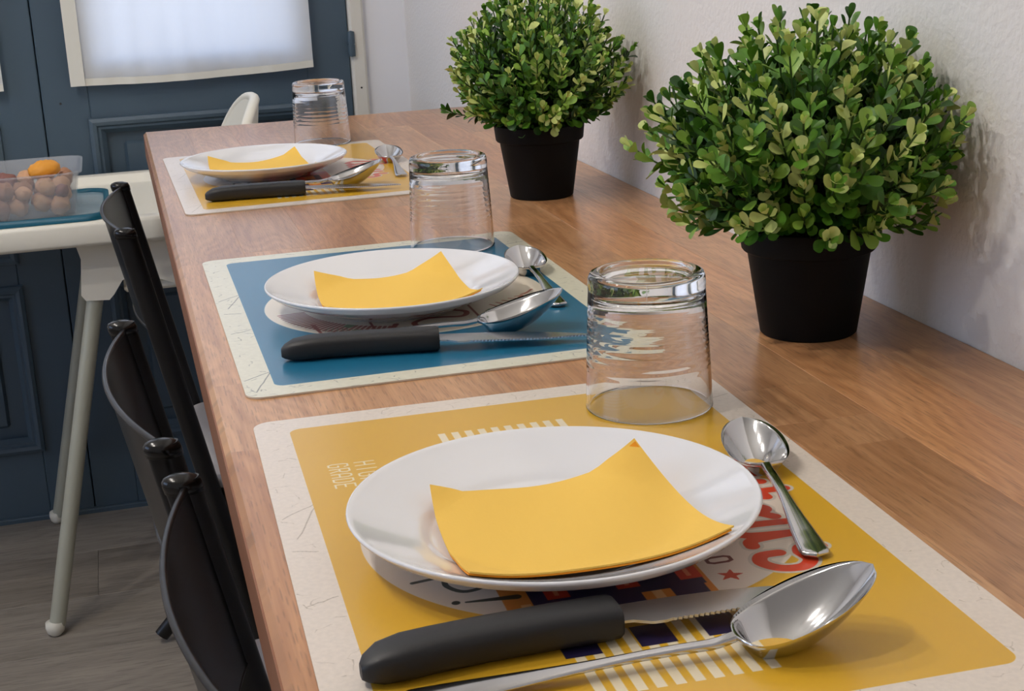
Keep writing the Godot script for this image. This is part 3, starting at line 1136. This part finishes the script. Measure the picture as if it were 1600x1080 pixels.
# ------------------------------------------------------------------ potted bushes
func leaf_mesh(lw: float, cup: float, bend: float) -> MB:
	# unit leaf: from the origin along +z, length 1, upper side +y
	var mb := MB.new()
	add_leaf(mb, Transform3D.IDENTITY, lw, cup, bend)
	return mb

func add_leaf(mb: MB, tf: Transform3D, lw: float, cup: float, bend: float) -> void:
	var rows := []
	for i in 9:
		var q: float = [0.0, 0.14, 0.3, 0.47, 0.63, 0.78, 0.9, 0.975, 1.0][i]
		var w: float = [0.05, 0.13, 0.26, 0.39, 0.475, 0.485, 0.39, 0.22, 0.03][i] * lw
		var r := PackedVector3Array()
		for j in 3:
			var s := j - 1.0
			r.append(tf * Vector3(s * w, cup * absf(s) * w + bend * q * q, q))
		rows.append(r)
	mb.grid(rows)

func bush(label: String, at: Vector3, radius: Vector3, center_y: float, seed_: int, sprigs: int, leaf_size: float) -> void:
	var t := thing("potted_bush", label, "potted plant", at, 0.0, "artificial bushes in black pots")
	var pot := MB.new()
	pot.lathe([Vector2(0.0001, 0.0), Vector2(0.0318, 0.0), Vector2(0.0331, 0.0012), Vector2(0.0418, 0.0585), Vector2(0.0446, 0.0592), Vector2(0.0456, 0.0604), Vector2(0.0472, 0.0752), Vector2(0.0466, 0.0762), Vector2(0.0452, 0.0762), Vector2(0.0446, 0.0752), Vector2(0.0436, 0.066), Vector2(0.0001, 0.066)], Vector3.ZERO, 64)
	obj("pot", pot, M.pot, t)
	var soil := MB.new()
	soil.lathe([Vector2(0.0001, 0.0664), Vector2(0.0434, 0.0664), Vector2(0.043, 0.0705), Vector2(0.0001, 0.072)], Vector3.ZERO, 40)
	obj("soil", soil, M.soil, t)
	var r := RandomNumberGenerator.new()
	r.seed = seed_
	var stems := MB.new()
	var leaves := []   # [Transform3D, kind, shade]
	var ctr := Vector3(0, center_y, 0)
	for i in sprigs:
		# even spread over the ball, less of it straight down
		var yy := 1.0 - 1.66 * (i + 0.5) / sprigs
		var ph := i * 2.399963 + r.randf_range(-0.15, 0.15)
		var dir := Vector3(sqrt(1.0 - yy * yy) * cos(ph), yy, sqrt(1.0 - yy * yy) * sin(ph))
		var reach := r.randf_range(0.8, 1.04)
		if r.randf() < 0.16:
			reach *= 1.08 if r.randf() < 0.75 or yy > 0.35 else 1.17
		var slim := 1.0 - 0.3 * maxf(0.0, yy - 0.2)
		var tip := ctr + dir * radius * reach * Vector3(slim, 1.0, slim)
		var lim := WALL - 0.006 - at.x
		tip.x = minf(tip.x, lim - 0.012 * r.randf())
		var start := Vector3(dir.x * 0.02, 0.07, dir.z * 0.02)
		var c1 := start + Vector3(dir.x * 0.012, 0.03 + 0.02 * yy, dir.z * 0.012)
		var c2 := start.lerp(tip, 0.72) + Vector3(0, -0.008, 0)
		if tip.y < 0.09:
			c1.y = 0.082
			c2.y = maxf(c2.y, 0.074)
		var path := []
		for k in 11:
			path.append(start.bezier_interpolate(c1, c2, tip, k / 10.0))
		stems.tube(path, 0.0007, 0.0007, 5, false)
		var pale := r.randf()
		var ln := 0.0
		for k in 10:
			ln += path[k].distance_to(path[k + 1])
		var pairs := clampi(int(ln / 0.0076), 6, 13)
		var roll := r.randf() * TAU
		for k in pairs + 1:
			var q := lerpf(0.3, 1.0, k / float(pairs))
			var p: Vector3 = start.bezier_interpolate(c1, c2, tip, q)
			var d: Vector3 = (start.bezier_interpolate(c1, c2, tip, minf(q + 0.02, 1.0)) - start.bezier_interpolate(c1, c2, tip, q - 0.03)).normalized()
			var side := d.cross(Vector3.UP)
			if side.length() < 0.05:
				side = d.cross(Vector3.RIGHT)
			side = side.normalized()
			var nup := side.cross(d).normalized()
			roll += PI / 2 + r.randf_range(-0.3, 0.3)
			var cnt := 2 if k < pairs else 4
			for e in cnt:
				var a := roll + TAU * e / cnt + r.randf_range(-0.25, 0.25)
				var out := side * cos(a) + nup * sin(a)
				var open := r.randf_range(0.55, 1.05) if k < pairs else r.randf_range(0.25, 0.6)
				var ld := (d * cos(open) + out * sin(open)).normalized()
				var lx := ld.cross(d).normalized()
				var lyv := lx.cross(ld).normalized()
				if lyv.dot(d) < 0.0:
					lx = -lx
					lyv = -lyv
				lyv = ld.cross(lx).normalized()
				if lyv.dot(d) < 0.0:
					lx = -lx
					lyv = ld.cross(lx).normalized()
				var big := leaf_size * r.randf_range(0.0086, 0.0158) * (1.0 if k < pairs else 0.72)
				if r.randf() < 0.06:
					big *= 1.35
				if p.x + ld.x * big > lim or p.x > lim:
					continue
				var bs := Basis(lx * big, lyv * big, ld * big)
				# young leaves at the sprig ends are paler than the old ones
				var shade := 1
				var age := k / float(pairs)
				var dice := r.randf() + (age - 0.62) * 0.9 + (pale - 0.5) * 0.8
				if dice > 1.02: shade = 4
				elif dice > 0.8: shade = 3
				elif dice > 0.5: shade = 2
				elif dice > 0.16: shade = 1
				elif dice > -0.1: shade = 0
				else: shade = 5
				leaves.append([Transform3D(bs, p + out * 0.0006), r.randi() % 3, shade])
	var so := obj("stems", stems, M.stem, t)
	so.set_meta("kind", "stuff")
	# the leaves that show largest are parts of their own, the rest one mass
	var eye := (CAM - at - ctr).normalized()
	leaves.sort_custom(func(a, b): return (a[0].origin - ctr).dot(eye) > (b[0].origin - ctr).dot(eye))
	if not M.has("leaf_shape"):
		M.leaf_shape = []
		for s in [[0.6, 0.35, 0.12], [0.76, 0.28, -0.12], [0.48, 0.4, 0.24]]:
			M.leaf_shape.append(leaf_mesh(s[0], s[1], s[2]).mesh())
	var mass := MB.new()
	for i in leaves.size():
		var L: Array = leaves[i]
		if i < 300:
			var o := obj("leaf", M.leaf_shape[L[1]], M.leaf[L[2]], t)
			o.transform = L[0]
		else:
			var s: Array = [[0.6, 0.35, 0.12], [0.76, 0.28, -0.12], [0.48, 0.4, 0.24]][L[1]]
			mass.col = M.leaf[L[2]].albedo_color.srgb_to_linear()
			add_leaf(mass, L[0], s[0], s[1], s[2])
	var f := obj("foliage", mass, M.foliage, t)
	f.set_meta("kind", "stuff")

# ------------------------------------------------------------------ chairs
func chair(label: String, at: Vector3, turn: float) -> void:
	# folding chair facing +x (the table); origin on the floor below the middle of the back
	var t := thing("folding_chair", label, "chair", at, turn, "black folding chairs along the table")
	var hz := 0.172
	var top := 0.702
	var slope := 0.2
	for s in [-1.0, 1.0]:
		var m := MB.new()
		m.tube([Vector3(0.0, top, s * hz), Vector3(slope * 0.2, top - 0.2, s * hz), Vector3(slope * (top - 0.02), 0.02, s * hz)], 0.008, 0.0118, 18, true, Vector3.RIGHT)
		var po := obj("back_post", m, M.chair, t)
		var c := MB.new()
		c.lathe([Vector2(0.0001, -0.008), Vector2(0.0126, -0.008), Vector2(0.0129, -0.003), Vector2(0.0124, 0.0), Vector2(0.0104, 0.0024), Vector2(0.006, 0.004), Vector2(0.0001, 0.0045)], Vector3.ZERO, 28)
		var co := obj("end_cap", c, M.cap, po)
		co.transform = Transform3D(Basis(Vector3(1.0, 0, 0), Vector3(-slope, 1, 0).normalized(), Vector3(0, 0, 0.72)), Vector3(0, top, s * hz))
		var f := MB.new()
		f.lathe([Vector2(0.0001, 0), Vector2(0.014, 0), Vector2(0.0145, 0.026), Vector2(0.012, 0.03), Vector2(0.0001, 0.03)], Vector3(slope * (top - 0.01), 0, s * hz), 16)
		obj("foot_cap", f, M.cap, po)
		m = MB.new()
		m.tube([Vector3(0.33, 0.375, s * (hz + 0.02)), Vector3(0.22, 0.27, s * (hz + 0.02)), Vector3(-0.018, 0.012, s * (hz + 0.02))], 0.0085, 0.0115, 16, true, Vector3.RIGHT)
		obj("cross_leg", m, M.chair, t)
	# curved sheet steel back
	var rows := []
	var edge0 := []
	var edge1 := []
	for i in 9:
		var y := lerpf(top - 0.004, top - 0.132, i / 8.0)
		var r := PackedVector3Array()
		for j in 31:
			var s := lerpf(-1, 1, j / 30.0)
			var x := slope * (top - y) - 0.028 * (1.0 - s * s) + 0.002
			var p := Vector3(x, y, s * (hz - 0.003))
			r.append(p)
			if i == 0: edge0.append(p)
			if i == 8: edge1.append(p)
		rows.append(r)
	var b := MB.new()
	b.grid(rows)
	var rows2 := []
	for r in rows:
		var q := PackedVector3Array()
		for p in r:
			q.append(p + Vector3(0.0016, 0, 0))
		rows2.append(q)
	b.grid(rows2, false, true)
	b.tube(edge0, 0.0024, 0.0024, 10)
	b.tube(edge1, 0.0021, 0.0021, 10)
	obj("backrest", b, M.chair, t)
	# seat: black pan with a pale pad
	var pan := MB.new()
	var outline := rounded_rect(0.33, 2.0 * hz - 0.01, 0.03)
	pan.extrude(outline, 0.358, 0.366, func(p: Vector2, h: float) -> Vector3: return Vector3(p.x + 0.055, h, p.y - hz + 0.005))
	var pad_outline := rounded_rect(0.325, 2.0 * hz - 0.016, 0.03, 8)
	obj("seat", pan, M.chair, t)
	var pad := MB.new()
	var rings := []
	for q in [[0.004, 0.3662], [0.0, 0.37], [0.0, 0.376], [0.003, 0.38], [0.008, 0.382]]:
		var r := PackedVector3Array()
		for p in pad_outline:
			var c2 := Vector2(0.1625, hz - 0.008)
			var d := p - c2
			d = d * (1.0 - q[0] / d.length())
			r.append(Vector3(d.x + c2.x + 0.057, q[1], d.y))
		rings.append(r)
	pad.loft(rings)
	var pd := obj("seat_pad", pad, M.seat_pad, t)
	tag(pd, "pale grey seat pad")
	for q in [[0.06, 0.352], [0.3, 0.352], [0.128, 0.09]]:
		var m := MB.new()
		m.tube([Vector3(q[0], q[1], -hz + 0.002), Vector3(q[0], q[1], hz - 0.002)], 0.006, 0.006, 12)
		obj("cross_bar", m, M.chair, t)

# ------------------------------------------------------------------ high chair with its tray
func build_high_chair() -> void:
	var t := thing("high_chair", "cream plastic high chair with a tray and grey legs before the door", "high chair")
	var zc := -1.795
	var xo := -0.085
	# tray: rim, sunk floor
	var tray := MB.new()
	var rings := []
	var x0 := -0.52
	var x1 := 0.045
	var z0 := -2.02
	var z1 := -1.56
	for q in [[0.02, 0.595], [0.008, 0.597], [0.0, 0.603], [0.0, 0.627], [0.003, 0.632], [0.006, 0.634], [0.024, 0.634], [0.028, 0.632], [0.034, 0.621], [0.04, 0.619]]:
		var r := PackedVector3Array()
		for p in rounded_rect(x1 - x0 - 2 * q[0], z1 - z0 - 2 * q[0], maxf(0.05 - q[0], 0.012), 7):
			r.append(Vector3(p.x + x0 + q[0], q[1], p.y + z0 + q[0]))
		rings.append(r)
	tray.loft(rings)
	obj("tray", tray, M.high, t)
	# seat shell: side outline with leg sockets and arches, rounded by stacked slices
	var out := PackedVector2Array([Vector2(-0.118, 0.596), Vector2(-0.112, 0.57), Vector2(-0.118, 0.515), Vector2(-0.112, 0.506), Vector2(-0.078, 0.504), Vector2(-0.07, 0.512), Vector2(-0.056, 0.532), Vector2(-0.03, 0.541), Vector2(0.0, 0.528), Vector2(0.04, 0.512), Vector2(0.1, 0.512), Vector2(0.14, 0.528), Vector2(0.17, 0.541), Vector2(0.196, 0.532), Vector2(0.21, 0.512), Vector2(0.22, 0.504), Vector2(0.25, 0.506), Vector2(0.258, 0.515), Vector2(0.25, 0.57), Vector2(0.258, 0.596)])
	var shell := MB.new()
	for s in [-1.0, 1.0]:
		shell.extrude(out, 0.0, 0.022, func(p: Vector2, h: float) -> Vector3: return Vector3(p.x, p.y, zc + s * (0.185 - h)))
	shell.box(Vector3(0.075, 0.516, zc), Vector3(0.26, 0.012, 0.35), 0.004)
	for s in [-1.0, 1.0]:
		shell.box(Vector3(0.14, 0.6, zc + s * 0.19), Vector3(0.3, 0.016, 0.05), 0.006)
	obj("seat_shell", shell, M.high, t)
	# back: a curved upright shell
	var rows := []
	var inner := []
	for i in 15:
		var h := i / 14.0
		var r := PackedVector3Array()
		var r2 := PackedVector3Array()
		for j in 25:
			var s := lerpf(-1, 1, j / 24.0)
			var topy := 0.768 - 0.1 * pow(absf(s), 3.0)
			var y := lerpf(0.52, topy, h)
			var x := 0.188 - 0.055 * s * s + 0.03 * (h - 1.0)
			r.append(Vector3(x, y, zc + s * 0.16))
			r2.append(Vector3(x - 0.014, y - 0.002 * h, zc + s * 0.158))
		rows.append(r)
		inner.append(r2)
	var back := MB.new()
	back.grid(rows)
	back.grid(inner, false, true)
	back.grid([rows[14], inner[14]])
	var e0 := []
	for p in rows[14]:
		e0.append(p + Vector3(-0.007, 0, 0))
	back.tube(e0, 0.0085, 0.0075, 10)
	for j in [0, 24]:
		var e1 := []
		for i in 15:
			e1.append((rows[i][j] + inner[i][j]) * 0.5)
		back.tube(e1, 0.0085, 0.0085, 10)
	obj("backrest", back, M.high, t)
	var feet := [[Vector3(-0.218, 0, -1.552), Vector3(-0.093, 0.53, -1.628)], [Vector3(-0.224, 0, -2.028), Vector3(-0.1, 0.53, -1.962)], [Vector3(0.30, 0, -1.552), Vector3(0.235, 0.53, -1.628)], [Vector3(0.30, 0, -2.028), Vector3(0.235, 0.53, -1.962)]]
	for f in feet:
		var m := MB.new()
		m.tube([f[0] + (f[1] - f[0]) * 0.03, f[1]], 0.0125, 0.0125, 16)
		var lg := obj("leg", m, M.high_leg, t)
		var c := MB.new()
		c.lathe([Vector2(0.0001, 0.0), Vector2(0.008, 0.0008), Vector2(0.013, 0.006), Vector2(0.0145, 0.013), Vector2(0.0138, 0.022), Vector2(0.0001, 0.024)], f[0], 16)
		obj("foot", c, M.foot, lg)

func build_snack_box() -> void:
	# lid lying on the tray, the box standing on it
	var ly := 0.6345
	var lid := thing("box_lid", "translucent lid with a teal rim lying on the high chair tray", "lid")
	var x0 := -0.42
	var x1 := -0.062
	var z0 := -1.81
	var z1 := -1.566
	var rim := MB.new()
	var outer := rounded_rect(x1 - x0, z1 - z0, 0.035, 8)
	var rows := [PackedVector3Array(), PackedVector3Array(), PackedVector3Array(), PackedVector3Array()]
	var inner := rounded_rect(x1 - x0 - 0.016, z1 - z0 - 0.016, 0.028, 8)
	for i in outer.size():
		var a := outer[i] + Vector2(x0, z0)
		var b := inner[i] + Vector2(x0 + 0.008, z0 + 0.008)
		rows[0].append(Vector3(a.x, ly, a.y))
		rows[1].append(Vector3(a.x, ly + 0.009, a.y))
		rows[2].append(Vector3(b.x, ly + 0.009, b.y))
		rows[3].append(Vector3(b.x, ly, b.y))
	rows.append(rows[0])
	rim.loft(rows, false)
	obj("rim", rim, M.teal, lid)
	var pl := MB.new()
	pl.extrude(rounded_rect(x1 - x0 - 0.0164, z1 - z0 - 0.0164, 0.028, 6), ly + 0.001, ly + 0.004, func(p: Vector2, h: float) -> Vector3: return Vector3(p.x + x0 + 0.0082, h, p.y + z0 + 0.0082))
	obj("panel", pl, M.lid, lid)
	var y0 := ly + 0.0042
	var bx := thing("storage_box", "translucent plastic storage box filled with brown nuts", "container")
	var hgt := 0.066
	var bx0 := -0.385
	var bx1 := -0.108
	var bz0 := -1.752
	var bz1 := -1.588
	var body := []
	for q in [[0.006, 0.0, 0.02], [0.002, 0.004, 0.022], [-0.009, hgt - 0.004, 0.028], [-0.014, hgt - 0.003, 0.03], [-0.014, hgt, 0.03], [-0.008, hgt, 0.028], [0.004, 0.006, 0.02], [0.012, 0.003, 0.016]]:
		var r := PackedVector3Array()
		for p in rounded_rect(bx1 - bx0 - 2 * q[0], bz1 - bz0 - 2 * q[0], q[2], 6):
			r.append(Vector3(p.x + bx0 + q[0], y0 + q[1], p.y + bz0 + q[0]))
		body.append(r)
	var mb := MB.new()
	mb.loft(body)
	obj("body", mb, M.frosted, bx)
	var nz := noise(8, 0.03, 3)
	var r := RandomNumberGenerator.new()
	r.seed = 4
	var rank := ["first", "second", "third", "fourth", "fifth", "sixth", "seventh", "eighth", "ninth"]
	for layer in 2:
		for k in 4:
			for i in 9:
				var rad := r.randf_range(0.0098, 0.0142)
				var x := bx1 - 0.02 - i * 0.0285 + r.randf_range(-0.006, 0.004) + (0.006 if layer == 1 else 0.0)
				var z := bz1 - 0.024 - k * 0.0375 + r.randf_range(-0.004, 0.004)
				var yn := y0 + 0.0165 + layer * 0.022 + r.randf_range(-0.003, 0.005)
				var nb := MB.new()
				nb.blob(Vector3.ZERO, Vector3(rad * 1.15, rad, rad), nz, 0.3, Basis.from_euler(Vector3(r.randf() * 3, r.randf() * 3, r.randf() * 3)), 14)
				var no := obj("nut", nb, M.nut[r.randi() % 4], null)
				no.position = Vector3(x, yn, z)
				tag(no, "brown nut in storage box, %s layer, %s row, %s from the right end" % [["bottom", "top"][layer], ["front", "second", "third", "back"][k], rank[i]], "nut", "nuts in the storage box")
	var m := MB.new()
	m.blob(Vector3.ZERO, Vector3(0.024, 0.0135, 0.019), nz, 0.2, Basis.from_euler(Vector3(0.1, 0.4, 0.12)), 22)
	var o := obj("dried_fruit", m, M.nut_orange, null)
	o.position = Vector3(-0.15, y0 + 0.0605, -1.672)
	tag(o, "orange-yellow dried fruit lying on top of the brown nuts", "fruit")

# ------------------------------------------------------------------ lamps
func build_lamps() -> void:
	var spots := [[Vector3(-0.6, 2.2, -0.95), "far ceiling spotlight above the table"], [Vector3(-0.6, 2.2, -0.45), "middle ceiling spotlight above the table"], [Vector3(-0.6, 2.2, 0.05), "near ceiling spotlight above the table"]]
	for s in spots:
		var t := thing("ceiling_spotlight", s[1], "lamp", s[0], 0.0, "ceiling spotlights over the table")
		var can := MB.new()
		can.lathe([Vector2(0.038, 0.0), Vector2(0.04, 0.0), Vector2(0.04, 0.1), Vector2(0.03, 0.115), Vector2(0.0001, 0.115), Vector2(0.0001, 0.112), Vector2(0.028, 0.112), Vector2(0.038, 0.098)], Vector3.ZERO, 32, true)
		obj("shade", can, M.fitting, t)
		var rod := MB.new()
		rod.tube([Vector3(0, 0.11, 0), Vector3(0, CEIL - s[0].y, 0)], 0.007, 0.007, 12)
		obj("stem", rod, M.fitting, t)
		var bulb := MB.new()
		bulb.lathe([Vector2(0.0001, 0.012), Vector2(0.034, 0.012), Vector2(0.034, 0.018), Vector2(0.0001, 0.02)], Vector3.ZERO, 32)
		obj("bulb", bulb, M.bulb, t)
		var l := OmniLight3D.new()
		l.name = "spot_light"
		l.light_color = rgb(255, 250, 244)
		l.light_energy = LAMP
		l.light_size = 0.032
		l.omni_range = 12.0
		l.omni_attenuation = 2.0
		l.shadow_enabled = true
		l.position = Vector3(0, -0.012, 0)
		t.add_child(l)

# ------------------------------------------------------------------ scene
const LAMP := 0.385

func _ready() -> void:
	rng.seed = 2024
	# camera
	var cam := Camera3D.new()
	cam.name = "camera"
	add_child(cam)
	cam.position = CAM
	cam.rotation = Vector3(-0.2812, -0.2485, -0.0493)
	cam.fov = rad_to_deg(2.0 * atan(540.0 / 2357.76))
	cam.near = 0.02
	cam.current = true
	# sky seen through the windows
	var we := WorldEnvironment.new()
	we.name = "environment"
	var env := Environment.new()
	env.background_mode = Environment.BG_SKY
	var sky := Sky.new()
	var sm := ProceduralSkyMaterial.new()
	sm.sky_top_color = rgb(160, 192, 244)
	sm.sky_horizon_color = rgb(212, 226, 250)
	sm.ground_horizon_color = rgb(190, 192, 196)
	sm.ground_bottom_color = rgb(150, 150, 150)
	sm.sky_energy_multiplier = 1.0
	sky.sky_material = sm
	env.sky = sky
	env.background_energy_multiplier = 3.8
	env.tonemap_mode = Environment.TONE_MAPPER_LINEAR
	env.tonemap_exposure = 1.0
	env.sdfgi_enabled = true
	env.ssao_enabled = true
	env.ssil_enabled = true
	we.environment = env
	add_child(we)

	make_materials()
	build_room()
	build_lamps()
	build_table()
	build_high_chair()
	chair("black folding chair farthest away, its back in front of the high chair", Vector3(-0.043, 0, -1.275), 0.0)
	chair("black folding chair in the middle of the row, beside the blue placemat", Vector3(-0.044, 0, -0.49), 0.06)
	chair("black folding chair nearest the camera, cut by the photo's bottom edge", Vector3(-0.016, 0, -0.072), 0.05)
	build_curtain()

	# table laid for three
	var near_print := yellow_print(3400.0)
	placemat(0.0197, -0.1896, -0.0208, near_print, "nearest yellow placemat with cream border, red script and the words HIGH GRADE", "yellow placemats")
	placemat(0.0212, -0.6639, 0.0007, blue_print(2200.0), "blue placemat with a cracked cream border, between two yellow ones", "blue placemat")
	placemat(0.0149, -1.3236, 0.0147, near_print, "yellow placemat at the far end of the table", "yellow placemats")
	place_plate(Vector2(0.1408, 0.0402), 0.02, Vector2(0.0045, 0.0105), Vector2(0.0598, 0.056), [0.004, 0.0145, 0.0, 0.0], "white plate on the nearest yellow placemat", "yellow paper napkin on the nearest plate, far corner turned up")
	place_plate(Vector2(0.1533, -0.437), 0.0, Vector2(0.0, 0.004), Vector2(0.0575, 0.057), [0.004, 0.010, 0.001, 0.0], "white plate on the blue placemat", "yellow paper napkin on the plate over the blue placemat")
	place_plate(Vector2(0.1263, -1.114), -0.04, Vector2(-0.006, 0.008), Vector2(0.0585, 0.055), [0.004, 0.010, 0.001, 0.0], "white plate on the farthest placemat", "yellow paper napkin on the farthest plate")
	var gl := [[Vector2(0.2508, -0.1306), "upturned glass tumbler on the nearest yellow placemat"], [Vector2(0.2420, -0.622), "upturned glass tumbler on the blue placemat"], [Vector2(0.2265, -1.338), "upturned glass tumbler at the far end beside the door"]]
	var gm := glass_mesh().mesh()
	for g in gl:
		var o := obj("tumbler", gm, M.glass)
		o.position = Vector3(g[0].x, T + 0.0015, g[0].y)
		tag(o, g[1], "glass", "upturned tumblers")
	var y := T + 0.0014
	knife("black-handled serrated knife nearest the camera on yellow placemat", Vector3(0.029, y, 0.1465), 0.03)
	knife("black-handled knife lying on the blue placemat", Vector3(0.0535, y, -0.3205), -0.19)
	knife("black-handled knife on the farthest placemat", Vector3(0.0465, y, -0.970), -0.125)
	spoon("large steel soup spoon nearest the camera, bowl raised", Vector3(0.038, y, 0.1745), -0.01, 0.197, 0.06, 0.041, 0.0285, 0.0055, 0.003, 0.0085, "steel soup spoons")
	spoon("large steel soup spoon resting on the knife over blue placemat", Vector3(0.06, y, -0.3445), -0.13, 0.196, 0.062, 0.040, 0.028, 0.0085, 0.003, 0.0085, "steel soup spoons")
	spoon("large steel soup spoon resting on the farthest knife", Vector3(0.048, y, -0.995), -0.1, 0.196, 0.062, 0.040, 0.028, 0.0085, 0.003, 0.0085, "steel soup spoons")
	spoon("small steel spoon right of the nearest plate", Vector3(0.2445, y, 0.108), 1.38, 0.156, 0.055, 0.034, 0.0155, 0.008, 0.0022, 0.0072, "small dessert spoons")
	spoon("small steel spoon beside the plate on blue placemat", Vector3(0.267, y, -0.37), 1.5, 0.158, 0.055, 0.034, 0.0155, 0.008, 0.0022, 0.0072, "small dessert spoons")
	spoon("small steel spoon beside the farthest plate", Vector3(0.271, y, -1.01), 1.5, 0.158, 0.055, 0.034, 0.0155, 0.008, 0.0022, 0.0072, "small dessert spoons")
	bush("large artificial boxwood bush in a black pot, nearer the camera", Vector3(0.4087, T, -0.2434), Vector3(0.108, 0.079, 0.108), 0.136, 71, 240, 0.94)
	bush("artificial boxwood bush in a black pot, farther along the wall", Vector3(0.3855, T, -0.829), Vector3(0.092, 0.083, 0.092), 0.135, 19, 235, 0.8)
	build_snack_box()
